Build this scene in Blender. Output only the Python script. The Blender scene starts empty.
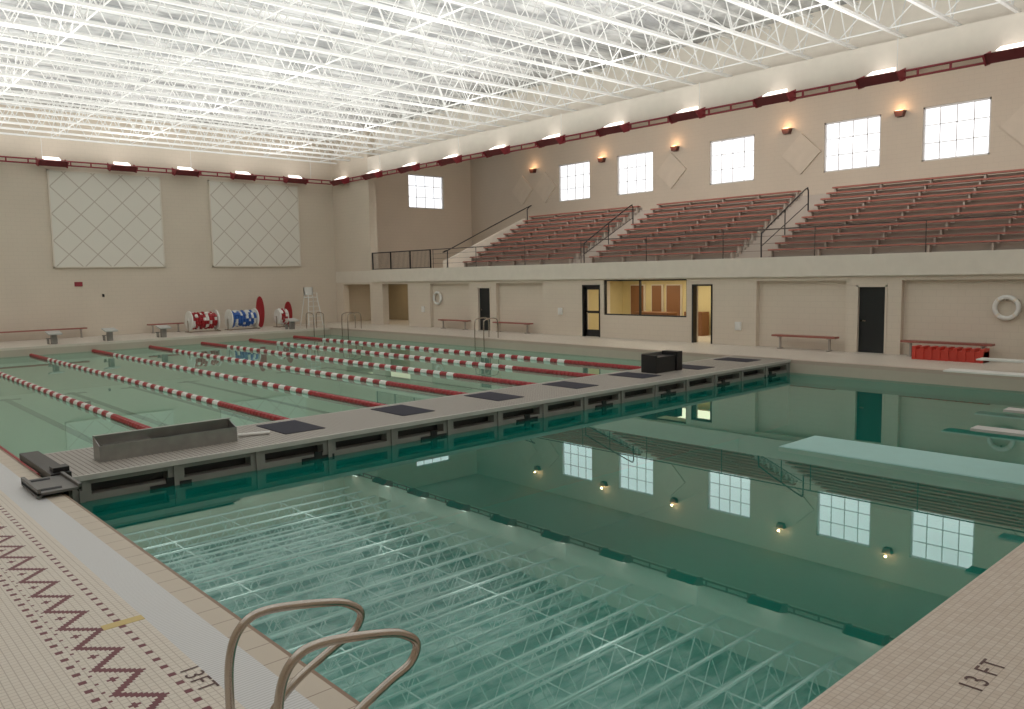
import bpy, math, random
from mathutils import Matrix, Vector
random.seed(4)
C = bpy.context.scene.collection
# ---------------------------------------------------------------- materials
def newmat(name):
    m = bpy.data.materials.new(name); m.use_nodes = True
    nt = m.node_tree; b = nt.nodes['Principled BSDF']
    return m, nt, b
def mat(name, col, rough=0.6, metal=0.0, noise=0.06, nscale=3.0, emit=None, es=0.0, spec=None):
    m, nt, b = newmat(name)
    b.inputs['Roughness'].default_value = rough
    b.inputs['Metallic'].default_value = metal
    if spec is not None: b.inputs['Specular IOR Level'].default_value = spec
    if noise > 0:
        tc = nt.nodes.new('ShaderNodeTexCoord'); n = nt.nodes.new('ShaderNodeTexNoise')
        n.inputs['Scale'].default_value = nscale; n.inputs['Detail'].default_value = 3
        r = nt.nodes.new('ShaderNodeMixRGB')
        r.inputs[1].default_value = tuple(c*(1-noise) for c in col)+(1,)
        r.inputs[2].default_value = tuple(min(1, c*(1+noise)) for c in col)+(1,)
        nt.links.new(tc.outputs['Object'], n.inputs['Vector'])
        nt.links.new(n.outputs['Fac'], r.inputs[0]); nt.links.new(r.outputs[0], b.inputs['Base Color'])
    else:
        b.inputs['Base Color'].default_value = tuple(col)+(1,)
    if emit:
        b.inputs['Emission Color'].default_value = tuple(emit)+(1,)
        b.inputs['Emission Strength'].default_value = es
    return m
class NB:
    def __init__(s, nt): s.nt = nt
    def m(s, op, a, b=None, c=None):
        n = s.nt.nodes.new('ShaderNodeMath'); n.operation = op
        for i, v in enumerate((a, b, c)):
            if v is None: continue
            if isinstance(v, (int, float)): n.inputs[i].default_value = v
            else: s.nt.links.new(v, n.inputs[i])
        return n.outputs[0]
    def mix(s, f, a, b):
        n = s.nt.nodes.new('ShaderNodeMixRGB')
        for i, v in enumerate((f, a, b)):
            if isinstance(v, tuple): n.inputs[i].default_value = v+(1,)
            elif isinstance(v, (int, float)): n.inputs[i].default_value = v
            else: s.nt.links.new(v, n.inputs[i])
        return n.outputs[0]
    def between(s, x, a, b):
        return s.m('MULTIPLY', s.m('GREATER_THAN', x, a), s.m('LESS_THAN', x, b))
    def xyz(s):
        tc = s.nt.nodes.new('ShaderNodeTexCoord'); sp = s.nt.nodes.new('ShaderNodeSeparateXYZ')
        s.nt.links.new(tc.outputs['Object'], sp.inputs[0]); s.tc = tc
        return sp.outputs[0], sp.outputs[1], sp.outputs[2]

def deck_material():
    m, nt, b = newmat('deck_tile'); B = NB(nt); x, y, z = B.xyz()
    T = 0.05
    xs = B.m('DIVIDE', x, T); ys = B.m('DIVIDE', y, T)
    i = B.m('FLOOR', xs); j = B.m('FLOOR', ys)
    fx = B.m('FRACT', xs); fy = B.m('FRACT', ys)
    grout = B.m('MAXIMUM', B.m('LESS_THAN', fx, 0.13), B.m('LESS_THAN', fy, 0.13))
    wn = nt.nodes.new('ShaderNodeTexWhiteNoise'); cb = nt.nodes.new('ShaderNodeCombineXYZ')
    nt.links.new(i, cb.inputs[0]); nt.links.new(j, cb.inputs[1]); nt.links.new(cb.outputs[0], wn.inputs[0])
    n = nt.nodes.new('ShaderNodeTexNoise'); n.inputs['Scale'].default_value = .6
    nt.links.new(B.tc.outputs['Object'], n.inputs['Vector'])
    near = B.m('LESS_THAN', y, 2.3)
    pink = B.mix(near, (.73, .67, .59), (.58, .49, .41))
    tile = B.mix(B.m('MULTIPLY', wn.outputs[0], .35), pink, (.79, .75, .68))
    tile = B.mix(B.m('MULTIPLY', n.outputs[0], .25), tile, (.52, .46, .39))
    S = .025
    i2 = B.m('FLOOR', B.m('DIVIDE', x, S)); j2 = B.m('FLOOR', B.m('DIVIDE', y, S))
    a = B.m('PINGPONG', j2, 9)
    z1 = B.m('LESS_THAN', B.m('ABSOLUTE', B.m('SUBTRACT', i2, B.m('ADD', a, 56))), 1.6)
    e1 = B.m('MULTIPLY', B.between(i2, 50.5, 52.5), B.m('LESS_THAN', B.m('FLOORED_MODULO', j2, 6), 1.5))
    e2 = B.m('MULTIPLY', B.between(i2, 53.5, 54.5), B.m('LESS_THAN', B.m('FLOORED_MODULO', B.m('ADD', j2, 3), 6), .5))
    e3 = B.m('MULTIPLY', B.between(i2, 69.5, 71.5), B.m('LESS_THAN', B.m('FLOORED_MODULO', j2, 6), 1.5))
    jm = B.m('ABSOLUTE', B.m('SUBTRACT', B.m('FLOORED_MODULO', j2, 18), 9))
    d1 = B.m('LESS_THAN', B.m('ADD', B.m('ABSOLUTE', B.m('SUBTRACT', i2, 58)), jm), 1.2)
    pat = B.m('MAXIMUM', B.m('MAXIMUM', z1, B.m('MAXIMUM', d1, e3)), B.m('MAXIMUM', e1, e2))
    pat = B.m('MULTIPLY', pat, B.between(x, 1.2, 1.81))
    tile = B.mix(B.m('MULTIPLY', grout, .5), tile, (.30, .23, .18))
    col = B.mix(pat, tile, (.15, .018, .03))
    g = B.between(x, 1.95, 2.28)
    inpool = B.m('GREATER_THAN', y, 1.3)
    g = B.m('MULTIPLY', g, inpool)
    slat = B.m('LESS_THAN', B.m('FRACT', B.m('DIVIDE', y, .03)), .3)
    gcol = B.mix(B.m('MULTIPLY', slat, .45), (.68, .69, .70), (.32, .32, .31))
    col = B.mix(g, col, gcol)
    c = B.m('MULTIPLY', B.between(x, 2.28, 2.6), inpool)
    jc = B.m('LESS_THAN', B.m('FRACT', B.m('DIVIDE', y, .3)), .03)
    ccol = B.mix(jc, (.58, .51, .42), (.3, .22, .17))
    col = B.mix(c, col, ccol)
    edge = B.m('MULTIPLY', B.between(x, 2.47, 2.6), inpool)
    col = B.mix(edge, col, (.26, .17, .11))
    far = B.m('MULTIPLY', B.between(x, 22.1, 22.45), 1.0)
    col = B.mix(B.m('MULTIPLY', far, .5), col, (.5, .36, .29))
    nt.links.new(col, b.inputs['Base Color'])
    b.inputs['Roughness'].default_value = .45
    bp = nt.nodes.new('ShaderNodeBump'); bp.inputs['Strength'].default_value = .25; bp.inputs['Distance'].default_value = .004
    nt.links.new(B.m('SUBTRACT', 1, grout), bp.inputs['Height']); nt.links.new(bp.outputs[0], b.inputs['Normal'])
    return m
def tile_material(name, c1, c2, T, g=.12, rough=.5):
    m, nt, b = newmat(name); B = NB(nt); x, y, z = B.xyz()
    fx = B.m('FRACT', B.m('DIVIDE', x, T)); fy = B.m('FRACT', B.m('DIVIDE', y, T))
    grout = B.m('MAXIMUM', B.m('LESS_THAN', fx, g), B.m('LESS_THAN', fy, g))
    nt.links.new(B.mix(grout, c1, c2), b.inputs['Base Color']); b.inputs['Roughness'].default_value = rough
    return m
def quilt_material():
    m, nt, b = newmat('acoustic_quilt'); B = NB(nt); x, y, z = B.xyz()
    s = 1.3
    p = B.m('FRACT', B.m('DIVIDE', B.m('ADD', x, z), s)); q = B.m('FRACT', B.m('DIVIDE', B.m('SUBTRACT', x, z), s))
    l = B.m('MAXIMUM', B.m('LESS_THAN', p, .05), B.m('LESS_THAN', q, .05))
    nt.links.new(B.mix(l, (.82, .79, .72), (.60, .54, .47)), b.inputs['Base Color']); b.inputs['Roughness'].default_value = .9
    return m
def brick_wall(name, col, bw=.4, bh=.2):
    m, nt, b = newmat(name); B = NB(nt); x, y, z = B.xyz()
    r = B.m('FLOOR', B.m('DIVIDE', z, bh))
    u = B.m('ADD', B.m('DIVIDE', B.m('ADD', x, y), bw), B.m('MULTIPLY', r, .5))
    g = B.m('MAXIMUM', B.m('LESS_THAN', B.m('FRACT', u), .03), B.m('LESS_THAN', B.m('FRACT', B.m('DIVIDE', z, bh)), .06))
    n = nt.nodes.new('ShaderNodeTexNoise'); n.inputs['Scale'].default_value = .5
    nt.links.new(B.tc.outputs['Object'], n.inputs['Vector'])
    c = B.mix(n.outputs[0], tuple(v*.93 for v in col), tuple(v*1.05 for v in col))
    nt.links.new(B.mix(B.m('MULTIPLY', g, .2), c, tuple(v*.6 for v in col)), b.inputs['Base Color'])
    b.inputs['Roughness'].default_value = .75
    return m
def ceiling_material():
    m, nt, b = newmat('roof_insulation'); B = NB(nt); x, y, z = B.xyz()
    mp = nt.nodes.new('ShaderNodeMapping'); mp.inputs['Scale'].default_value = (.7, 1.2, 1)
    nt.links.new(B.tc.outputs['Object'], mp.inputs['Vector'])
    n = nt.nodes.new('ShaderNodeTexNoise'); n.inputs['Scale'].default_value = 1.0; n.inputs['Detail'].default_value = 5; n.inputs['Distortion'].default_value = .8
    nt.links.new(mp.outputs[0], n.inputs['Vector'])
    cr = nt.nodes.new('ShaderNodeValToRGB')
    cr.color_ramp.elements[0].position = .40; cr.color_ramp.elements[0].color = (.34, .345, .35, 1)
    cr.color_ramp.elements[1].position = .62; cr.color_ramp.elements[1].color = (.70, .70, .69, 1)
    nt.links.new(n.outputs[0], cr.inputs[0])
    seam = B.m('LESS_THAN', B.m('FRACT', B.m('DIVIDE', y, .9)), .1)
    nt.links.new(B.mix(B.m('MULTIPLY', seam, .45), cr.outputs[0], (.22, .22, .22)), b.inputs['Base Color'])
    bp = nt.nodes.new('ShaderNodeBump'); bp.inputs['Strength'].default_value = 1; bp.inputs['Distance'].default_value = .3
    h = B.m('ADD', n.outputs[0], B.m('PINGPONG', y, .45))
    nt.links.new(h, bp.inputs['Height']); nt.links.new(bp.outputs[0], b.inputs['Normal'])
    b.inputs['Roughness'].default_value = .5; b.inputs['Metallic'].default_value = .1
    return m
def water_material(name, trc, dfc, dmix, ior, glc):
    m = bpy.data.materials.new(name); m.use_nodes = True; nt = m.node_tree
    for n in list(nt.nodes): nt.nodes.remove(n)
    out = nt.nodes.new('ShaderNodeOutputMaterial'); mx = nt.nodes.new('ShaderNodeMixShader')
    fr = nt.nodes.new('ShaderNodeFresnel'); fr.inputs['IOR'].default_value = ior
    tr = nt.nodes.new('ShaderNodeBsdfTransparent'); tr.inputs[0].default_value = trc+(1,)
    df = nt.nodes.new('ShaderNodeBsdfDiffuse'); df.inputs[0].default_value = dfc+(1,)
    m2 = nt.nodes.new('ShaderNodeMixShader'); m2.inputs[0].default_value = dmix
    gl = nt.nodes.new('ShaderNodeBsdfGlossy'); gl.inputs['Roughness'].default_value = .0
    gl.inputs['Color'].default_value = glc+(1,)
    L = nt.links.new
    L(tr.outputs[0], m2.inputs[1]); L(df.outputs[0], m2.inputs[2])
    L(fr.outputs[0], mx.inputs[0]); L(m2.outputs[0], mx.inputs[1]); L(gl.outputs[0], mx.inputs[2]); L(mx.outputs[0], out.inputs[0])
    return m

WALL = brick_wall('painted_block_wall', (.73, .645, .54))
WALLU = brick_wall('upper_block_wall', (.64, .57, .48))
PLAIN = mat('beige_plaster', (.72, .64, .54), .7)
BAND = mat('cream_fascia', (.80, .74, .65), .6)
DARKCEIL = mat('bay_ceiling', (.6, .54, .48), .9)
CEIL = ceiling_material()
DECK = deck_material()
STEELW = mat('white_painted_steel', (.82, .82, .80), .4)
RED = mat('red_paint', (.30, .03, .045), .45)
MAROON = mat('maroon_housing', (.16, .02, .025), .5)
SCON = mat('dark_bronze_sconce', (.10, .03, .02), .5)
SEATRED = mat('bench_red', (.36, .125, .095), .5)
BLGRAY = mat('bleacher_gray', (.44, .39, .345), .7)
RAILDK = mat('dark_bronze_rail', (.07, .055, .05), .5)
BLACK = mat('black_metal', (.015, .015, .017), .4)
DKGREEN = mat('dark_door', (.010, .014, .016), .35)
STEEL = mat('stainless_steel', (.50, .45, .40), .22, 1.0, noise=.03)
SHEET = mat('brushed_sheet_steel', (.36, .36, .35), .35, .8, noise=.2, nscale=6)
DKSHEET = mat('dark_steel_fitting', (.16, .155, .15), .45, .5, noise=.15, nscale=6)
WHITE = mat('white_plastic', (.82, .82, .79), .4)
GRAYW = mat('gray_white_fiberglass', (.52, .52, .50), .5)
BLUE = mat('blue_plastic', (.03, .12, .42), .4)
REDPL = mat('red_plastic', (.36, .018, .025), .4)
BHTILE = tile_material('bulkhead_grating', (.43, .40, .36), (.17, .15, .13), .075, .25)
BHSIDE = mat('bulkhead_side', (.26, .25, .23), .5, noise=.15)
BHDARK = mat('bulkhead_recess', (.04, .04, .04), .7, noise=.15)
BHEDGE = mat('bulkhead_edge', (.54, .52, .49), .5)
NAVY = tile_material('navy_mat', (.012, .013, .03), (.035, .035, .05), .05, .2, rough=.8)
BASIN = mat('deep_basin_plaster', (.005, .48, .37), .8)
BASINS = mat('shallow_basin_plaster', (.88, .90, .82), .8)
LINE = mat('lane_line_tile', (.03, .07, .08), .6)
GUT = mat('gutter_tile', (.52, .46, .38), .5)
YELLOWW = mat('cream_interior', (.70, .60, .34), .8)
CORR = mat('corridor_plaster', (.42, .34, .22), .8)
WOOD = mat('wood_door', (.24, .11, .05), .5)
GLOW = mat('lamp_lens', (1, .95, .9), .4, noise=0, emit=(1, .93, .88), es=2.2)
GLOWW = mat('sconce_lens', (1, .8, .6), .4, noise=0, emit=(1, .55, .25), es=1.0)
DAY = mat('daylit_pane', (.8, .85, .9), .3, noise=0, emit=(.95, .97, 1), es=1.15)
MUNT = mat('window_muntin', (.72, .72, .72), .5)
TXT = mat('marking_tile', (.11, .06, .055), .6)
YEL = mat('yellow_tile', (.66, .52, .22), .6)
ORANGE = mat('red_orange_plastic', (.55, .05, .03), .5)
MAT_SUB = mat('pale_blue_platform', (.34, .58, .55), .6)
QUILT = quilt_material()
DIAM = mat('diamond_panel', (.67, .60, .51), .9)

# ---------------------------------------------------------------- geometry builder
class G:
    def __init__(s): s.v = []; s.f = []; s.m = []
    def box(s, x0, x1, y0, y1, z0, z1, mi=0):
        b = len(s.v)
        s.v += [(x0,y0,z0),(x1,y0,z0),(x1,y1,z0),(x0,y1,z0),(x0,y0,z1),(x1,y0,z1),(x1,y1,z1),(x0,y1,z1)]
        for q in ((0,3,2,1),(4,5,6,7),(0,1,5,4),(1,2,6,5),(2,3,7,6),(3,0,4,7)):
            s.f.append(tuple(b+k for k in q)); s.m.append(mi)
        return s
    def poly(s, pts, mi=0):
        b = len(s.v); s.v += [tuple(p) for p in pts]; s.f.append(tuple(range(b, b+len(pts)))); s.m.append(mi); return s
    def prism(s, pts, d, mi=0):
        n = len(pts); b = len(s.v); d = Vector(d)
        s.v += [tuple(p) for p in pts] + [tuple(Vector(p)+d) for p in pts]
        s.f.append(tuple(b+k for k in range(n))[::-1]); s.f.append(tuple(b+n+k for k in range(n))); s.m += [mi, mi]
        for k in range(n):
            s.f.append((b+k, b+(k+1)%n, b+n+(k+1)%n, b+n+k)); s.m.append(mi)
        return s
    def tube(s, pts, r, seg=8, mi=0, closed=False):
        P = [Vector(p) for p in pts]; n = len(P); b = len(s.v)
        T = []
        for k in range(n):
            if closed: t = P[(k+1)%n]-P[k-1]
            else: t = P[min(k+1, n-1)]-P[max(k-1, 0)]
            T.append(t.normalized())
        up = Vector((0,0,1)) if abs(T[0].z) < .9 else Vector((1,0,0))
        nrm = (up - T[0]*up.dot(T[0])).normalized()
        for k in range(n):
            nrm = (nrm - T[k]*nrm.dot(T[k])).normalized(); bi = T[k].cross(nrm)
            rr = r[k] if isinstance(r, list) else r
            for a in range(seg):
                an = 2*math.pi*a/seg
                s.v.append(tuple(P[k] + (nrm*math.cos(an)+bi*math.sin(an))*rr))
        for k in range(n if closed else n-1):
            k2 = (k+1) % n
            for a in range(seg):
                s.f.append((b+k*seg+a, b+k*seg+(a+1)%seg, b+k2*seg+(a+1)%seg, b+k2*seg+a)); s.m.append(mi)
        if not closed:
            s.f.append(tuple(b+a for a in range(seg))[::-1]); s.f.append(tuple(b+(n-1)*seg+a for a in range(seg))); s.m += [mi, mi]
        return s
    def mesh(s, name, mats, smooth=False):
        me = bpy.data.meshes.new(name); me.from_pydata(s.v, [], s.f)
        for m in (mats if isinstance(mats, (list, tuple)) else [mats]): me.materials.append(m)
        for p, mi in zip(me.polygons, s.m):
            p.material_index = mi
            if smooth: p.use_smooth = len(p.vertices) == 4
        me.update(); return me
def smoothpath(pts, n=8):
    P = [Vector(p) for p in pts]; P = [P[0]*2-P[1]] + P + [P[-1]*2-P[-2]]; out = []
    for i in range(1, len(P)-2):
        for k in range(n):
            t = k/n
            out.append(.5*((2*P[i]) + (P[i+1]-P[i-1])*t + (2*P[i-1]-5*P[i]+4*P[i+1]-P[i+2])*t*t + (3*P[i]-P[i-1]-3*P[i+1]+P[i+2])*t**3))
    out.append(P[-2]); return out
def tag(o, label, cat, group=None, kind=None):
    o['label'] = label; o['category'] = cat
    if group: o['group'] = group
    if kind: o['kind'] = kind
    return o
def obj(name, g, mats, loc=(0,0,0), label=None, cat=None, group=None, kind=None, smooth=False, parent=None):
    o = bpy.data.objects.new(name, g.mesh(name, mats, smooth)); o.location = loc; C.objects.link(o)
    if parent: o.parent = parent
    if label and cat: tag(o, label, cat, group, kind)
    elif label: o['label'] = label
    return o
def root(name, loc, label, cat, group=None, kind=None, rot=0):
    e = bpy.data.objects.new(name, None); e.location = loc; e.rotation_euler = (0, 0, rot); e.empty_display_size = .2
    C.objects.link(e); tag(e, label, cat, group, kind); return e
def copyt(r, loc, rot=None, label=None):
    n = r.copy(); n.location = loc
    if rot is not None: n.rotation_euler = (0, 0, rot)
    if label: n['label'] = label
    C.objects.link(n)
    def rec(a, b):
        for ch in a.children:
            c = ch.copy(); c.parent = b; C.objects.link(c); rec(ch, c)
    rec(r, n); return n
def gridwall(name, ax, p0, p1, a0, a1, z0, z1, holes, m, label, cat='wall'):
    A = sorted(set([a0, a1]+[h[0] for h in holes]+[h[1] for h in holes])); A = [a for a in A if a0 <= a <= a1]
    Z = sorted(set([z0, z1]+[h[2] for h in holes]+[h[3] for h in holes])); Z = [z for z in Z if z0 <= z <= z1]
    g = G()
    for i in range(len(A)-1):
        for k in range(len(Z)-1):
            ca = (A[i]+A[i+1])/2; cz = (Z[k]+Z[k+1])/2
            if any(h[0] < ca < h[1] and h[2] < cz < h[3] for h in holes): continue
            if ax == 'x': g.box(p0, p1, A[i], A[i+1], Z[k], Z[k+1])
            else: g.box(A[i], A[i+1], p0, p1, Z[k], Z[k+1])
    return obj(name, g, m, label=label, cat=cat, kind='structure')

PX0, PX1, PY0, PY1, W = 2.5, 22.2, 2.28, 39.1, -.38
XE, YB, XW, YS, XF = 25.5, 44.0, -6.0, -5.0, 36.4
ZC, ZR = 9.5, 11.1
# ---------------------------------------------------------------- floor and pool
g = G()
for a in ((XW, XF, YS, PY0), (XW, XF, PY1, YB), (XW, PX0, PY0, PY1), (PX1, XF, PY0, PY1)):
    g.box(a[0], a[1], a[2], a[3], -.1, 0)
obj('floor', g, DECK, label='pale small-tiled pool deck with maroon zigzag border', cat='floor', kind='structure')
bs = root('pool_basin', (0, 0, 0), 'deep teal swimming pool basin sunk in the tiled deck', 'swimming pool')
g = G(); zd, zs, ym = -4.0, -2.0, 13.8
g.poly([(PX0,PY0,zd),(PX1,PY0,zd),(PX1,ym,zd),(PX0,ym,zd)])
g.poly([(PX0,ym,zs),(PX1,ym,zs),(PX1,PY1,zs),(PX0,PY1,zs)], 1)
g.poly([(PX0,ym,zd),(PX1,ym,zd),(PX1,ym,zs),(PX0,ym,zs)])
t = W-.06
g.poly([(PX0,PY0,zd),(PX0,ym,zd),(PX0,ym,t),(PX0,PY0,t)]); g.poly([(PX1,PY0,zd),(PX1,PY0,t),(PX1,ym,t),(PX1,ym,zd)])
g.poly([(PX0,ym,zs),(PX0,PY1,zs),(PX0,PY1,t),(PX0,ym,t)], 1); g.poly([(PX1,ym,zs),(PX1,ym,t),(PX1,PY1,t),(PX1,PY1,zs)], 1)
g.poly([(PX0,PY0,zd),(PX0,PY0,t),(PX1,PY0,t),(PX1,PY0,zd)]); g.poly([(PX0,PY1,zs),(PX1,PY1,zs),(PX1,PY1,t),(PX0,PY1,t)], 1)
q = -.1
for (a, b_) in (((PX0,PY0),(PX1,PY0)), ((PX1,PY0),(PX1,PY1)), ((PX1,PY1),(PX0,PY1)), ((PX0,PY1),(PX0,PY0))):
    g.poly([(a[0],a[1],t),(b_[0],b_[1],t),(b_[0],b_[1],q),(a[0],a[1],q)], 2)
obj('basin_shell', g, [BASIN, BASINS, GUT], parent=bs)
LC = [4.12+2.43*k for k in range(8)]
for x in LC:
    obj('lane_line', G().box(x-.13, x+.13, 15.5, 38, zs+.005, zs+.01).box(x-.5, x+.5, 37.4, 37.7, zs+.005, zs+.015), LINE, parent=bs)
YW = 13.0
obj('pool_water', G().poly([(PX0,PY0,0),(PX1,PY0,0),(PX1,YW,0),(PX0,YW,0)]), water_material('deep_pool_water', (.42, .88, .80), (.003, .34, .265), .34, 2.0, (.80, 1, .95)), loc=(0,0,W),
    label='calm deep teal diving water mirroring roof and windows', cat='water', kind='stuff')
obj('pool_water', G().poly([(PX0,YW,0),(PX1,YW,0),(PX1,PY1,0),(PX0,PY1,0)]), water_material('lane_pool_water', (.66, .90, .80), (.32, .54, .44), .4, 1.5, (.8, 1, .95)), loc=(0,0,W),
    label='calm pale gray-green lane pool water', cat='water', kind='stuff')
obj('floating_platform', G().box(-.65, .65, -2.45, 2.3, -.08, 0).box(-.62, .62, -2.4, 2.25, 0, .008), MAT_SUB, loc=(13.25, 4.75, W+.002),
    label='flat pale blue-green platform lying level with the water', cat='pool platform')

# ---------------------------------------------------------------- walls
gridwall('wall_north', 'y', YB, YB+.3, XW, XF+.3, 0, ZR, [(31.1, 34.0, 7.2, 9.4)], WALL, 'beige painted block end wall')
obj('wall_west', G().box(XW-.3, XW, YS, YB+.3, 0, ZR), WALL, label='beige painted block side wall', cat='wall', kind='structure')
obj('wall_south', G().box(XW-.3, XF+.3, YS-.3, YS, 0, ZR), WALL, label='beige painted block near end wall', cat='wall', kind='structure')
WY = [12.65, 17.0, 23.2, 29.45, 34.15]
winh = [(y-1.3, y+1.3, 7.15, 9.4) for y in WY]
gridwall('wall_east', 'x', XF, XF+.3, YS, YB, 0, ZR, winh, WALLU, 'tan wall with square windows above the bleachers')
doors = [(29.5, 30.5, 0, 2.13), (22.5, 23.5, 0, 2.2), (17.0, 17.9, 0, 2.2), (10.67, 11.64, 0, 2.15),
         (40.2, 43.2, 0, 2.3), (36.4, 38.9, 0, 2.3), (18.15, 22.3, .95, 2.4)]
panels = [(6.9, 10.24, 0, 2.3), (11.97, 15.2, 0, 2.3), (25.9, 29.1, 0, 2.3), (31.1, 34.4, 0, 2.3), (1.5, 5.8, 0, 2.3)]
gridwall('wall_east_lower', 'x', XE, XE+.2, YS, YB, 0, 2.41, doors+panels, WALL, 'beige deck-level wall with pilasters and recessed panels')
gridwall('wall_east_lower_recess', 'x', XE+.2, XE+.4, YS, YB, 0, 2.41, doors, WALL, 'recessed beige panels of the deck-level wall')
obj('floor_balcony', G().box(XE, XF, YS, YB, 2.41, 3.08), BAND, label='cream concrete balcony slab carrying the bleachers', cat='balcony floor', kind='structure')
obj('trim_1', G().box(XE-.12, XE, YS, 39.9, 2.45, 3.12), BAND, label='cream concrete band along balcony edge', cat='ledge', kind='structure')
obj('wall_pier', G().box(XE, XE+.5, 40.0, YB, 3.08, ZR), WALL, label='full-height beige wall pier beside balcony', cat='wall', kind='structure')
obj('trim_2', G().box(XE, XE+.5, YS, 40.0, 8.5, 9.5), BAND, label='flat pale boxy fascia band above the light rail', cat='beam', kind='structure')
obj('wall_east_upper', G().box(XE+.5, XE+.7, YS, 40.0, 8.6, ZR), BAND, label='cream wall above the fascia beam', cat='wall', kind='structure')
obj('ceiling_bay', G().box(XE+.7, XF, YS, YB, 10.75, 10.9), DARKCEIL, label='flat beige ceiling above the bleachers', cat='ceiling', kind='structure')
obj('ceiling', G().box(XW, XF, YS, YB, ZR, ZR+.2), CEIL, label='bright silvery insulated roof underside', cat='ceiling', kind='structure')
obj('wall_office', G().box(29, 29.1, 16.5, 24.2, 0, 2.41).box(XE+.4, 29, 16.4, 16.5, 0, 2.41).box(XE+.4, 29, 24.2, 24.3, 0, 2.41),
    YELLOWW, label='cream office interior walls behind the glass', cat='wall', kind='structure')
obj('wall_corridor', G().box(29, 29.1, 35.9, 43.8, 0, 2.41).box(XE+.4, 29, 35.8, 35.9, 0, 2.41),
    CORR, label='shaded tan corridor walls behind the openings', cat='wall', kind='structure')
def lamp(kind, loc, e, col=(1,1,1), **k):
    d = bpy.data.lights.new('lamp', kind); d.energy = e; d.color = col
    for a, b in k.items(): setattr(d, a, b)
    o = bpy.data.objects.new('room_or_fill_light', d); o.location = loc; C.objects.link(o); return o
# ---------------------------------------------------------------- windows
def window(n, plane, c, z0, z1, w):
    fr = G(); pn = G(); h = z1-z0
    def B(g, a0, a1, zz0, zz1, d0, d1):
        if plane == 'x': g.box(d0, d1, a0, a1, zz0, zz1)
        else: g.box(a0, a1, d0, d1, zz0, zz1)
    a0, a1 = -w/2, w/2
    for s in ((a0, a0+.07, 0, h), (a1-.07, a1, 0, h), (a0, a1, 0, .07), (a0, a1, h-.07, h)): B(fr, *s, .05, .2)
    for k in (1, 2, 3): B(fr, a0+w*k/4-.018, a0+w*k/4+.018, .07, h-.07, .12, .16)
    for k in (1, 2): B(fr, a0+.07, a1-.07, h*k/3-.018, h*k/3+.018, .12, .16)
    loc = (XF, c, z0) if plane == 'x' else (c, YB, z0)
    o = obj('window_%d' % n, fr, MUNT, loc=loc, label='bright daylit square window with thin gridded muntins', cat='window', kind='structure')
    B(pn, a0+.07, a1-.07, .07, h-.07, .17, .19); obj('window_pane', pn, DAY, parent=o)
for k, y in enumerate(WY): window(k+1, 'x', y, 7.15, 9.4, 2.6)
window(6, 'y', 32.55, 7.2, 9.4, 2.9)
o = obj('window_7', G().box(0, .1, -2.08, 2.08, 0, .05).box(0, .1, -2.08, 2.08, 1.4, 1.45).box(0, .1, -2.08, -2.02, 0, 1.45).box(0, .1, 2.02, 2.08, 0, 1.45)
    .box(0, .1, .2, .25, 0, 1.45), BLACK, loc=(XE+.05, 20.22, .95), label='wide dark-framed office window facing the pool', cat='window', kind='structure')
# doors
def door(n, y0, y1, h, leaf, label, ajar=False, glass=False):
    w = y1-y0
    fr = G().box(-.02, .22, 0, .06, 0, h).box(-.02, .22, w-.06, w, 0, h).box(-.02, .22, 0, w, h-.06, h)
    o = obj('door_%d' % n, fr, BLACK if (glass or ajar) else PLAIN, loc=(XE, y0, 0), label=label, cat='door', kind='structure')
    if ajar: lf = obj('door_leaf', G().box(.2, 1.0, -.04, 0, .01, h-.06), leaf, parent=o)
    elif glass: lf = obj('door_leaf', G().box(.1, .14, .06, .16, .01, h-.06).box(.1, .14, w-.16, w-.06, .01, h-.06).box(.1, .14, .06, w-.06, .01, .3).box(.1, .14, .06, w-.06, 1.0, 1.1).box(.1, .14, .06, w-.06, h-.2, h-.06), leaf, parent=o)
    else:
        lf = obj('door_leaf', G().box(.1, .15, .06, w-.06, .01, h-.06), leaf, parent=o)
    if ajar: obj('door_handle', G().box(.85, .93, 0, .05, 1.0, 1.04), STEEL, parent=lf)
    else: obj('door_handle', G().box(.03, .1, w-.2, w-.12, 1.0, 1.04).box(.03, .06, w-.3, w-.12, 1.0, 1.04), STEEL, parent=lf)
door(1, 29.5, 30.5, 2.13, DKGREEN, 'closed black door in beige pier')
door(2, 22.5, 23.5, 2.2, BLACK, 'black-framed glass door to the lit office', glass=True)
door(3, 17.0, 17.9, 2.2, WOOD, 'open doorway to the lit office', ajar=True)
door(4, 10.67, 11.64, 2.15, DKGREEN, 'closed black door between pilasters')
for k, (y0, y1) in enumerate(((22.9, 23.6), (21.9, 22.4), (20.9, 21.6))):
    o = obj('door_%d' % (5+k), G().box(28.9, 29, y0-.06, y1+.06, 0, 2.15), PLAIN, label='brown wooden door inside the office', cat='door', kind='structure')
    obj('door_leaf', G().box(28.86, 28.9, y0, y1, .01, 2.1), WOOD, parent=o)
o = obj('door_8', G().box(28.9, 29, 38.9, 40.3, 0, 2.15), WOOD, label='brown double door in the corridor', cat='door', kind='structure')
r = root('office_desk', (27.6, 21.2, 0), 'brown wooden reception desk inside the office', 'desk')
obj('desk_top', G().box(-.35, .35, -.9, .9, .95, 1.0), WOOD, parent=r)
obj('desk_panel', G().box(-.3, .3, -.85, .85, 0, .95), WOOD, parent=r)
r = root('file_cabinet', (28.6, 19.9, 0), 'low brown wooden cabinet inside the office doorway', 'cabinet')
obj('cabinet_body', G().box(-.25, .25, -.5, .4, 0, 1.0), WOOD, parent=r)
obj('drawer', G().box(-.27, -.25, -.46, .36, .08, .48), WOOD, parent=r)
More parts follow.
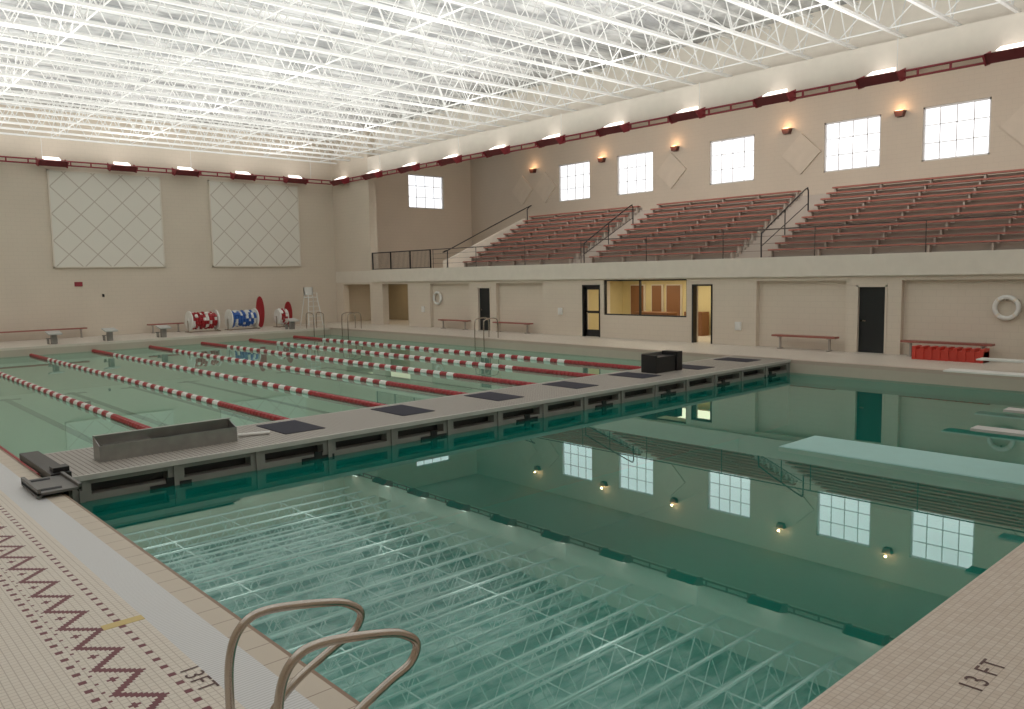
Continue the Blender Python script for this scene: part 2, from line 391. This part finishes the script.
obj('drawer', G().box(-.27, -.25, -.46, .36, .52, .95), WOOD, parent=r)
lamp('AREA', (27.4, 20.2, 2.38), 75, (1, .90, .66), shape='RECTANGLE', size=2, size_y=6)
lamp('AREA', (27.5, 39.9, 2.38), 22, (1, .86, .62), shape='RECTANGLE', size=2, size_y=5)

# ---------------------------------------------------------------- roof joists
L = 25.7-XW; D = 1.4
g = G().box(0, L, -.05, .05, 0, .08).box(0, L, -.045, .045, D-.07, D)
n = 24; p = L/n
for k in range(n):
    g.tube([(k*p, 0, D-.04), (k*p+p/2, 0, .04)], .02, 5); g.tube([(k*p+p/2, 0, .04), ((k+1)*p, 0, D-.04)], .02, 5)
j0 = obj('roof_joist', g, STEELW, loc=(XW, 43.4, ZC), label='white open-web steel roof joist spanning the pool hall', cat='roof truss', group='white open-web roof joists')
SP = 1.5; NJ = 33
for k in range(1, NJ):
    o = j0.copy(); o.location = (XW, 43.4-SP*k, ZC); C.objects.link(o)
g = G()
for k in range(NJ-1):
    a, b = -SP*k, -SP*(k+1)
    g.tube([(0, a, .04), (0, b, D-.06)], .016, 4)
    g.tube([(0, a, D-.06), (0, b, .04)], .016, 4)
g.tube([(0, 0, .08), (0, -SP*(NJ-1), .08)], .025, 5)
b0 = obj('joist_bridging', g, STEELW, loc=(-4, 43.4, ZC), label='white cross bridging running between the roof joists', cat='bracing', group='roof joist bridging')
for k in range(1, 9):
    o = b0.copy(); o.location = (-4+k*3.55, 43.4, ZC); C.objects.link(o)
# ---------------------------------------------------------------- light rails and uplights
def rail(L_, loc, rot, label, hl=1.2):
    r = root('light_rail', loc, label, 'light rail', rot=rot)
    g = G().tube([(0,0,0),(L_,0,0)], .035, 6).tube([(0,0,.2),(L_,0,.2)], .035, 6)
    for k in range(int(L_/.9)+1): g.box(k*.9-.03, k*.9+.03, -.02, .02, 0, .2)
    obj('rail_frame', g, RED, parent=r)
    for k in range(int(L_/7)+1):
        obj('hanger_rod', G().tube([(1+k*7, 0, .2), (1+k*7, 0, hl)], .012, 5), STEELW, parent=r)
rail(47, (XE-.15, -4.5, 8.3), math.pi/2, 'long red tubular light rail along the balcony opening')
rail(30.3, (-5.2, YB-.5, 8.3), 0, 'red tubular light rail along the end wall')
rail(47, (-5.2, -4.5, 8.3), math.pi/2, 'long red tubular light rail along the side wall')
f = root('uplight_fixture', (XE-.28, 7.4, 8.3), 'dark red wedge uplight glowing on its rail', 'light fixture', group='red rail uplights', rot=math.pi/2)
f_body = [( -.6, -.2, .0), (-.6, .1, -.1), (-.6, .32, .14), (-.6, -.2, .26)]
obj('housing', G().prism(f_body, (1.2, 0, 0)), MAROON, parent=f)
obj('lens', G().prism([(-.35, -.19, .27), (-.35, .2, .19), (-.35, .2, .2), (-.35, -.19, .38)], (.7, 0, 0)), GLOW, parent=f)
obj('end_cap', G().prism([(-.64, -.24, -.04), (-.64, .1, -.14), (-.64, .38, .1), (-.64, -.24, .32)], (.04, 0, 0)), RED, parent=f)
obj('end_cap', G().prism([(.6, -.24, -.04), (.6, .1, -.14), (.6, .38, .1), (.6, -.24, .32)], (.04, 0, 0)), RED, parent=f)
for k in range(-3, 11):
    if k: copyt(f, (XE-.28, 7.4+3.52*k, 8.3))
for k in range(9): copyt(f, (22.8-3.15*k, YB-.5, 8.3), rot=math.pi)
for k in range(12): copyt(f, (-5.15, 0+3.4*k, 8.3), rot=-math.pi/2)
# unseen fill lights added to brighten roof and hall, separate from the rail fixtures
o = lamp('AREA', (9.6, 19.5, 8.42), 5100, (1, .985, .955), shape='RECTANGLE', size=29.3, size_y=47); o.rotation_euler = (math.pi, 0, 0)
for ix in range(4):
    for iy in range(6):
        o = lamp('AREA', (-1.5+ix*7.3, 3+iy*7.3, 8.6), 45, (1, .98, .95), shape='RECTANGLE', size=2, size_y=2); o.rotation_euler = (math.pi, 0, 0)  # added grid of unseen fills for brighter patches on the roof
for y in (0, 8, 16, 24, 31):
    o = lamp('AREA', (26.5, y, 10.2), 205, (1, .965, .91), shape='RECTANGLE', size=6, size_y=.4)  # hidden wash added behind the fascia to brighten the window wall
    d = Vector((1, 0, -.6)).normalized(); o.rotation_euler = (d).to_track_quat('-Z', 'Y').to_euler()
# ---------------------------------------------------------------- acoustic panels
for (x0, x1) in ((10.05, 15.3), (17.85, 23.15)):
    w = x1-x0
    r = root('acoustic_panel', ((x0+x1)/2, YB, 3.42), 'large cream acoustic panel with diagonal quilted seams', 'acoustic panel', group='quilted panels on the end wall')
    obj('quilted_face', G().box(-w/2+.05, w/2-.05, -.1, -.001, .05, 4.65), QUILT, parent=r)
    obj('panel_frame', G().box(-w/2, -w/2+.06, -.12, -.001, 0, 4.7).box(w/2-.06, w/2, -.12, -.001, 0, 4.7).box(-w/2, w/2, -.12, -.001, 0, .06).box(-w/2, w/2, -.12, -.001, 4.64, 4.7), BAND, parent=r)
dm = None
for y in (38.7, 36.6, 26.9, 19.4, 10.0, 5.5):
    if dm is None:
        dm = obj('diamond_panel', G().prism([(0,0,-.95),(0,.98,0),(0,0,.95),(0,-.98,0)], (-.08,0,0)), DIAM, loc=(XF-.001, y, 8.15),
             label='pale tan diamond-shaped acoustic panel on the window wall', cat='acoustic panel', group='diamond panels')
    else:
        o = dm.copy(); o.location = (XF-.001, y, 8.15); C.objects.link(o)
sc = root('uplight_sconce', (XF, 37.6, 9.15), 'small dark sconce with warm orange glow', 'wall lamp', group='upper wall sconces')
obj('sconce_body', G().prism([(0,-.14,0),(-.001,.14,0),(0,.22,.24),(0,-.22,.24)], (-.26,0,0)), SCON, parent=sc)
obj('sconce_lens', G().box(-.22, -.02, -.17, .17, .24, .28), GLOWW, parent=sc)
for y in (37.6, 31.8, 26.6, 20.1, 14.85, 8.2):
    if y != 37.6: copyt(sc, (XF, y, 9.15))
    lamp('POINT', (XF-.35, y, 9.5), 9, (1, .58, .30), shadow_soft_size=.05)
# ---------------------------------------------------------------- bleachers
RI, RD, NR = .26, .5, 11
def bleacher(y0, y1, label):
    r = root('bleacher', (27.5, (y0+y1)/2, 3.08), label, 'bleachers', group='balcony bleacher sections'); w = (y1-y0)/2
    st = G(); n = max(2, int(w*2/1.8))
    for k in range(NR):
        x = RD*k; z = RI*k
        st.box(x, x+RD+.05, -w, w, max(0, z-.3), z+.04)
        st.box(x+RD-.14, x+RD, -w, w, z+.03, z+.29)
        for q in range(n+1):
            yy = -w+.1+q*(2*w-.2)/n
            st.box(x+.14, x+.32, yy-.03, yy+.03, z+.03, z+.34)
    st.box(NR*RD, 8.85, -w, w, 0, 2.6)
    obj('stepped_frame', st, BLGRAY, parent=r)
    for k in range(NR):
        x = RD*k; z = RI*k
        obj('seat_plank', G().box(x+.1, x+.35, -w, w, z+.32, z+.38), SEATRED, parent=r)
bleacher(26.2, 34.2, 'tiered bleacher section with red plank seats beside the stair wall')
bleacher(17.5, 25.0, 'tiered bleacher section with red plank seats between two aisles')
bleacher(-1.0, 16.0, 'long tiered bleacher section with red plank seats')
for (y0, y1) in ((25.02, 26.18), (16.02, 17.48)):
    st = G()
    for k in range(22):
        st.box(RD/2*k, RD/2*(k+1), -(y1-y0)/2, (y1-y0)/2, 0, RI/2*k+.01)
    st.box(5.5, 8.85, -(y1-y0)/2, (y1-y0)/2, 0, 2.6)
    obj('aisle_stair', st, BLGRAY, loc=(27.5, (y0+y1)/2, 3.08), label='gray aisle steps climbing between bleacher sections', cat='stairs', group='bleacher aisle steps')
hr = root('aisle_handrail', (27.4, 25.12, 3.08), 'dark pipe handrail climbing the bleacher aisle', 'handrail', group='aisle handrails')
g = G().tube(smoothpath([(0,0,0),(0,0,.9),(.15,0,1.05),(1.2,0,1.65),(3.2,0,2.75),(3.45,0,2.8),(3.5,0,2.6),(3.5,0,1.95)], 6), .028, 6)
obj('top_rail', g, BLACK, parent=hr)
obj('rail_post', G().tube([(1.7,0,.95),(1.7,0,1.95)], .022, 6), BLACK, parent=hr)
obj('lower_rail', G().tube([(0,0,.5),(3.5,0,2.25)], .018, 6), BLACK, parent=hr)
copyt(hr, (27.4, 16.15, 3.08))
obj('wall_stair', G().prism([(27.0, 34.9, 3.08), (33.0, 34.9, 3.08), (33.0, 34.9, 6.0), (27.0, 34.9, 3.5)], (0, .25, 0)), BAND,
    label='cream sloped parapet wall beside the balcony stair', cat='wall', kind='structure')
obj('stair_handrail', G().tube(smoothpath([(0,0,0),(0,0,.95),(.15,0,1.05),(5.9,0,3.5),(6.0,0,3.4),(6.0,0,2.5)], 5), .03, 6), BLACK, loc=(27.05, 34.8, 3.08), label='black handrail sloping up along the stair parapet', cat='handrail')
r = root('balcony_guardrail', (XE+.05, 34.3, 3.1), 'black baluster guardrail at the balcony corner', 'guardrail')
g = G()
for k in range(46): g.tube([(0, .1+k*.12, .05), (0, .1+k*.12, .95)], .01, 4)
obj('baluster', g, BLACK, parent=r)['kind'] = 'stuff'
obj('top_rail', G().tube([(0,0,.98),(0,5.6,.98)], .03, 6), BLACK, parent=r)
obj('lower_rail', G().tube([(0,0,.06),(0,5.6,.06)], .02, 6), BLACK, parent=r)
for k in range(4): obj('rail_post', G().box(-.03, .03, k*1.85, k*1.85+.06, 0, 1.0), BLACK, parent=r)
r = root('front_guardrail', (XE+.05, -1, 3.1), 'thin dark pipe guardrail along the balcony front', 'guardrail')
obj('top_rail', G().tube([(0,0,.98),(0,35.2,.98)], .022, 6), RAILDK, parent=r)
for z in (.25, .5, .75): obj('lower_rail', G().tube([(0,0,z),(0,35.2,z)], .007, 5), RAILDK, parent=r)
for k in range(11): obj('rail_post', G().tube([(0, .1+k*3.5, 0), (0, .1+k*3.5, .98)], .018, 5), RAILDK, parent=r)

# ---------------------------------------------------------------- bulkhead
BX0, BX1, BY0, BY1 = 2.8, 22.3, 12.1, 14.05
LB = BX1-BX0; WB = BY1-BY0
bh = root('pool_bulkhead', (BX0, BY0, W), 'long gray movable bulkhead walkway spanning the pool', 'pool bulkhead')
zt = -W
obj('walkway_top', G().box(0, LB, 0, WB, zt-.03, zt), BHTILE, parent=bh)
for y0 in (-.04, WB): obj('edge_strip', G().box(-.02, LB+.02, y0, y0+.04, zt-.07, zt+.004), BHEDGE, parent=bh)
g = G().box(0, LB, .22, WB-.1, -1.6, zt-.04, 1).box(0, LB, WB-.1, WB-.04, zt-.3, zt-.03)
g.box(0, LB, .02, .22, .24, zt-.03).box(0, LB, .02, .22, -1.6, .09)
n = 15
for k in range(n+1):
    xa = k*(LB-.24)/n; g.box(xa, xa+.24, .02, .22, .09, .24)
    g.box(xa+.08, xa+.15, -.015, .02, .0, .3)
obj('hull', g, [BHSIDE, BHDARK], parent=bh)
for x in LC:
    xx = x-BX0
    if 0 < xx < LB:
        obj('lane_target', G().box(xx-.3, xx+.3, .0, .03, -.05, .05).box(xx-.07, xx+.07, -.002, .03, -.2, .13), BLACK, parent=bh, label='black cross-shaped lane target')
for x in LC[:8]:
    xx = x-BX0+.1
    if xx > 2: obj('lane_mat', G().box(xx-.38, xx+.38, WB-1.35, WB-.2, zt+.001, zt+.012), NAVY, parent=bh, label='dark navy non-slip mat')
r = root('steel_splash_guard', (3.35, 12.78, 0.0), 'low gray stainless steel sheet box standing on the bulkhead', 'metal guard')
obj('back_panel', G().box(0, 2.1, .3, .315, 0, .36).box(0, 2.1, .24, .3, .345, .36), SHEET, parent=r)
obj('front_panel', G().box(0, 2.1, 0, .012, 0, .24), SHEET, parent=r)
obj('base_sheet', G().box(0, 2.1, .012, .3, 0, .012), SHEET, parent=r)
obj('end_panel', G().prism([(2.085,.012,.012),(2.085,.3,.012),(2.085,.3,.34),(2.085,.012,.24)], (.015,0,0)), SHEET, parent=r)
obj('end_panel', G().prism([(0,.012,.012),(0,.3,.012),(0,.3,.34),(0,.012,.24)], (.015,0,0)), SHEET, parent=r)
obj('fold_shelf', G().box(.1, .8, .02, .3, .2, .212), SHEET, parent=r)
obj('pole_pipe', G().tube([(0,0,.03),(.5,-.15,.03)], .03, 8), WHITE, loc=(5.6, 13.1, .0), label='short white pipe lying on the bulkhead', cat='pipe')
r = root('equipment_box', (17.6, 13.3, 0.0), 'black starting platform box standing on the bulkhead', 'box')
obj('box_body', G().box(-.55, .25, -.22, .22, 0, .42).box(-.6, -.55, -.25, .25, 0, .48), BLACK, parent=r)
obj('box_side', G().box(.3, .55, -.25, .25, 0, .52).box(.25, .3, -.2, .2, .05, .36), BLACK, parent=r)
obj('sheet_edge', G().box(-.57, .5, .25, .28, .1, .5), SHEET, parent=r)
r = root('bulkhead_carriage', (2.28, 11.0, 0), 'dark steel roller carriage at the bulkhead end on the deck', 'roller carriage')
obj('tray', G().box(-.1, .4, .1, 1.0, .05, .08).box(-.1, -.06, .1, 1.0, .02, .13).box(.36, .4, .1, 1.0, .02, .12), DKSHEET, parent=r)
obj('roller', G().tube([(-.05,.25,.05),(.2,.25,.05)], .05, 12), BLACK, parent=r)
obj('roller', G().tube([(-.05,.85,.05),(.2,.85,.05)], .05, 12), BLACK, parent=r)
obj('end_bracket', G().box(.25, .5, 1.0, 2.9, .0, .1).box(.3, .5, 1.1, 1.3, 0, .16), BLACK, parent=r)
# ---------------------------------------------------------------- lane ropes
ZRp = .03
g = G(); y = 0; tot = PY1-BY1-.1; k = 0
prof = .08
while y < tot-.3:
    solid = y < 4.6 or y > tot-3.2
    seg = .34
    mi = 0 if (solid or k % 2 == 0) else 1
    for q in range(2):
        a = y+q*seg/2
        g.tube([(0,a+.003,0),(0,a+.02,0),(0,a+seg/2-.02,0),(0,a+seg/2-.003,0)], [prof*.7,prof,prof,prof*.7], 8, mi)
    y += seg; k += 1
g.tube([(0,-.02,0),(0,tot+.02,0)], .008, 5, 2)
r0 = obj('lane_rope', g, [REDPL, WHITE, STEEL], loc=(5.38, BY1+.08, W+ZRp), label='red and white floating lane rope with solid red ends', cat='lane rope', group='floating lane ropes')
for k in range(1, 7):
    o = r0.copy(); o.location = (5.38+2.43*k, BY1+.08, W+ZRp); C.objects.link(o)
g = G(); y = 0
while y < tot-.3:
    g.tube([(0,y,0),(0,y+.02,0),(0,y+.12,0),(0,y+.14,0)], [.04,.06,.06,.04], 8, 0); y += .145
g.tube([(0,-.02,0),(0,tot+.02,0)], .008, 5, 0)
obj('side_rope', g, [REDPL], loc=(PX0+.3, BY1+.08, W+ZRp), label='solid red float line beside the pool wall', cat='lane rope')
# ---------------------------------------------------------------- foreground ladder rails
lp = smoothpath([(-.62,0,0),(-.62,0,.3),(-.61,0,.62),(-.54,0,.79),(-.38,0,.84),(0,0,.77),(.14,0,.71),(.2,0,.64),(.15,0,.55),(.0,0,.49),(-.25,0,.37),(-.42,0,.2),(-.46,0,0)], 8)
lr = root('ladder_grab_rail', (2.24, 4.07, 0), 'bent stainless steel tube grab rail at the pool edge', 'grab rail', group='foreground grab rails')
obj('rail_tube', G().tube(lp, .024, 12), STEEL, parent=lr, smooth=True)
obj('deck_flange', G().tube([(-.62,0,0),(-.62,0,.02)], .055, 16), STEEL, parent=lr)
obj('deck_flange', G().tube([(-.46,0,0),(-.46,0,.02)], .055, 16), STEEL, parent=lr)
copyt(lr, (2.24, 3.5, 0))
fp = smoothpath([(.5,0,0),(.5,0,.6),(.4,0,.82),(.1,0,.85),(-.2,0,.8),(-.3,0,.6),(-.3,0,-.6)], 5)
fr = root('pool_ladder', (PX1+.15, 26.0, 0), 'stainless steel pool ladder with curved rails', 'pool ladder', group='far pool ladders')
obj('rail_tube', G().tube(fp, .025, 8), STEEL, parent=fr, smooth=True)
obj('rail_tube', G().tube([p+Vector((0,.6,0)) for p in fp], .025, 8), STEEL, parent=fr, smooth=True)
obj('step', G().box(-.34, -.26, 0, .6, -.5, -.46), STEEL, parent=fr)
copyt(fr, (PX1+.15, 37.0, 0)); copyt(fr, (21.7, PY1+.1, 0), rot=math.pi/2)

# ---------------------------------------------------------------- far starting blocks
sb = root('starting_block', (8.9, 39.75, 0), 'low gray-white starting block on a dark steel post', 'starting block', group='far end starting blocks')
obj('platform', G().prism([(-.27,-.3,.42),(-.27,.3,.52),(-.27,.3,.58),(-.27,-.3,.48)], (.54,0,0)), GRAYW, parent=sb)
obj('post', G().box(-.1,.1,-.08,.2,0,.47), BHSIDE, parent=sb)
obj('step', G().box(-.2,.2,.32,.55,.22,.25).box(-.18,-.15,.2,.5,0,.22).box(.15,.18,.2,.5,0,.22), BHSIDE, parent=sb)
for x in (11.2, 13.6, 20.3): copyt(sb, (x, 39.75, 0))
# ---------------------------------------------------------------- benches
def bench(loc, Lb, rot, label):
    r = root('bench', loc, label, 'bench', group='red plank benches', rot=rot)
    obj('seat', G().box(-Lb/2, Lb/2, -.15, .15, .42, .48), SEATRED, parent=r)
    for x in (-Lb/2+.25, Lb/2-.25):
        obj('leg', G().box(x-.03, x+.03, -.03, .03, 0, .42).box(x-.04, x+.04, -.14, .14, 0, .03).box(x-.04, x+.04, -.14, .14, .39, .42), BLGRAY, parent=r)
for (y0, y1) in ((31.0, 33.3), (26.5, 29.0), (12.15, 14.4), (7.6, 10.1)):
    bench((XE-.2, (y0+y1)/2, 0), y1-y0, math.pi/2, 'long red plank bench against the beige wall')
bench((9.2, 43.5, 0), 4.0, 0, 'long red plank bench against the end wall')
bench((15.0, 43.5, 0), 1.8, 0, 'short red plank bench against the end wall')
r = root('red_storage_bin', (XE-.75, 8.55, 0), 'low red-orange plastic slatted bin near the bench', 'storage bin')
obj('bin_body', G().box(-.22,.22,-.95,.95,0,.3), ORANGE, parent=r)
for k in range(9): obj('slat', G().box(-.25, .25, -.95+k*.225, -.85+k*.225, 0, .38), ORANGE, parent=r)
lg = G(); n = 28
pts = [(0, .3*math.cos(2*math.pi*k/n), .3*math.sin(2*math.pi*k/n)) for k in range(n)]
lg.tube(pts, .065, 10, 0, True)
l0 = root('life_ring', (XE+.11, 7.4, 1.5), 'white life ring hanging on the beige wall', 'life ring', group='life rings')
obj('ring', lg, WHITE, parent=l0, smooth=True)
for a in (45, 135, 225, 315):
    c, s_ = math.cos(math.radians(a))*.3, math.sin(math.radians(a))*.3
    d = Vector((0, -s_, c)).normalized()*.03
    obj('ring_band', G().tube([Vector((0,c,s_))-d, Vector((0,c,s_))+d], .07, 10), BAND, parent=l0)
obj('hook', G().box(0, .085, -.02, .02, .2, .26), STEEL, parent=l0)
copyt(l0, (XE+.11, 33.9, 1.55))
for (y, z) in ((15.9, .55), (24.8, .9), (35.0, .8)):
    obj('outlet_box', G().box(-.06, 0, -.12, .12, 0, .3).box(-.07, -.06, -.09, .09, .05, .25), WHITE, loc=(XE, y, z), label='small white electrical box on the wall', cat='electrical box', group='wall boxes')
# ---------------------------------------------------------------- end wall equipment
def reel(x, w, roll, label, R=.52):
    r = root('lane_rope_reel', (x, 42.2, 0), label, 'rope reel', group='lane rope storage reels')
    for s in (-1, 1):
        obj('end_disc', G().tube([(s*w/2-.03,0,.6),(s*w/2+.03,0,.6)], R, 28).tube([(s*w/2+.03,0,.6),(s*w/2+.06*s,0,.6)], .12, 12), WHITE, parent=r)
    n = 9; g = G()
    for k in range(n):
        a = -w/2+.06+k*(w-.12)/n
        for q in range(14):
            an0 = 2*math.pi*q/14; an1 = 2*math.pi*(q+1)/14
            rr = .34+random.uniform(-.03, .06)
            g.tube([(a+(w-.12)/n/2, rr*math.cos(an0), .6+rr*math.sin(an0)), (a+(w-.12)/n/2, rr*math.cos(an1), .6+rr*math.sin(an1))], .085, 6, 0 if random.random() < .62 else 1)
    g.tube([(-w/2,0,.6),(w/2,0,.6)], .33, 16, 0)
    obj('rope_roll', g, [roll, WHITE], parent=r)
    obj('stand', G().box(-w/2-.1, -w/2-.05, -.4, .4, 0, .06).box(w/2+.05, w/2+.1, -.4, .4, 0, .06).box(-w/2-.1, w/2+.1, -.03, .03, 0, .06)
        .tube([(-w/2-.075,0,0),(-w/2-.075,0,.6)], .03, 6).tube([(w/2+.075,0,0),(w/2+.075,0,.6)], .03, 6).tube([(-w/2-.1,0,.6),(w/2+.1,0,.6)], .025, 6), STEEL, parent=r)
reel(16.45, 1.4, REDPL, 'reel of red and white rope between white discs')
reel(18.6, 1.45, BLUE, 'reel of blue and white rope between white discs')
reel(20.9, .45, REDPL, 'narrow reel of red and white rope between white discs', .42)
for (x, h) in ((20.05, 1.75), (21.75, 1.4)):
    n = 20
    pts = [(.24*math.cos(2*math.pi*k/n), 0, h/2+h/2*math.sin(2*math.pi*k/n)) for k in range(n)]
    g = G().prism(pts, (0, .08, 0)).box(-.03, .03, -.03, .0, h*.35, h*.65)
    r = obj('rescue_board', g, REDPL, loc=(x, 43.0, 0), label='red rescue board standing upright by the reels', cat='rescue board', group='red rescue boards')
r = root('lifeguard_chair', (22.6, 41.9, 0), 'tall white lifeguard chair with ladder rungs', 'lifeguard chair')
for (sx, sy) in ((-1,-1),(1,-1),(-1,1),(1,1)):
    obj('leg', G().tube([(sx*.45, sy*.5, 0), (sx*.28, sy*.25, 1.6)], .03, 6), WHITE, parent=r)
for k in range(5):
    z = .28+k*.28; s = .45-.17*z/1.6; yy = -.5+.25*z/1.6
    obj('rung', G().box(-s, s, yy-.03, yy+.03, z-.015, z+.015), WHITE, parent=r)
obj('seat', G().box(-.3, .3, -.27, .27, 1.6, 1.65), WHITE, parent=r)
obj('backrest', G().box(-.28, .28, .24, .28, 1.75, 2.2).box(-.28,-.24,.24,.28,1.65,2.2).box(.24,.28,.24,.28,1.65,2.2), WHITE, parent=r)
obj('armrest', G().box(-.3,-.26,-.25,.25,1.85,1.88).box(-.3,-.26,-.25,-.21,1.65,1.85), WHITE, parent=r)
obj('armrest', G().box(.26,.3,-.25,.25,1.85,1.88).box(.26,.3,-.25,-.21,1.65,1.85), WHITE, parent=r)
obj('small_sign', G().box(-.18,.18,-.03,0,0,.22).box(-.15,.15,-.035,-.03,.03,.19), RED, loc=(11.1, YB, 2.5), label='small red rectangular sign on the end wall', cat='sign')
obj('dark_outlet', G().box(-.05,.05,-.04,0,0,.14).box(-.04,.04,-.05,-.04,.02,.12), BLACK, loc=(12.2, YB, 1.95), label='small dark box on the end wall', cat='wall box')
# ---------------------------------------------------------------- diving boards
for (x, y1, zz, LL, bw, bm) in ((19.7, 6.85, .3, 6.5, .24, WHITE), (22.6, 7.1, .3, 6.5, .24, WHITE), (11.35, 3.6, .55, 4.5, .13, GRAYW), (13.15, 3.75, .55, 4.5, .13, GRAYW)):
    r = root('diving_board', (x, y1, 0), 'narrow pale low diving board over the pool edge', 'diving board', group='low diving boards')
    obj('board', G().box(-bw,bw,-LL,0,zz,zz+.035), bm, parent=r)
    obj('stand', G().box(-.22,.22,-LL+.2,-LL+.9,0,zz), SHEET, parent=r)
    obj('stand', G().box(-.2,.2,-LL+1.2,-LL+1.4,0,zz), SHEET, parent=r)

# ---------------------------------------------------------------- text markings
def text(s, loc, rot, size, label):
    c = bpy.data.curves.new('t', 'FONT'); c.body = s; c.size = size; c.align_x = 'CENTER'; c.align_y = 'CENTER'; c.space_character = 1.15
    t_ = bpy.data.objects.new('t', c); C.objects.link(t_)
    dg = bpy.context.evaluated_depsgraph_get(); me = bpy.data.meshes.new_from_object(t_.evaluated_get(dg))
    me.materials.clear(); me.materials.append(TXT)
    bpy.data.objects.remove(t_)
    o = bpy.data.objects.new('depth_marking', me); o.location = loc; o.rotation_euler = (0,0,rot); C.objects.link(o)
    tag(o, label, 'depth marking')
text('13 FT', (5.6, 1.66, .003), 0, .2, 'dark 13 FT depth marking set in the pale deck tile')
text('13FT', (1.88, 5.25, .003), -math.pi/2, .18, 'dark 13FT depth marking beside the zigzag tile border')
obj('yellow_tile_patch', G().box(-.15,.15,-.05,.05,0,.003), YEL, loc=(1.80, 6.55, 0), label='small faded yellow strip on the tiled deck', cat='floor marking')

# ---------------------------------------------------------------- camera, world
f = 805.0
Yc = Vector((-737, 65.5, -f)).normalized(); Xc = Vector((888, 94.5, -f)).normalized()
Zc = Xc.cross(Yc).normalized(); Yc = Zc.cross(Xc).normalized()
R = Matrix((Xc, Yc, Zc))
cd = bpy.data.cameras.new('camera'); cd.sensor_width = 36; cd.lens = f/1024*36; cd.clip_end = 300
cam = bpy.data.objects.new('camera', cd); C.objects.link(cam)
cam.matrix_world = Matrix.Translation((0, 0, 2.64)) @ R.to_4x4()
bpy.context.scene.camera = cam
w = bpy.data.worlds.new('w'); bpy.context.scene.world = w; w.use_nodes = True
w.node_tree.nodes['Background'].inputs[0].default_value = (.8, .85, .9, 1)
w.node_tree.nodes['Background'].inputs[1].default_value = .1
bpy.context.scene.view_settings.view_transform = 'Standard'
bpy.context.scene.view_settings.look = 'None'
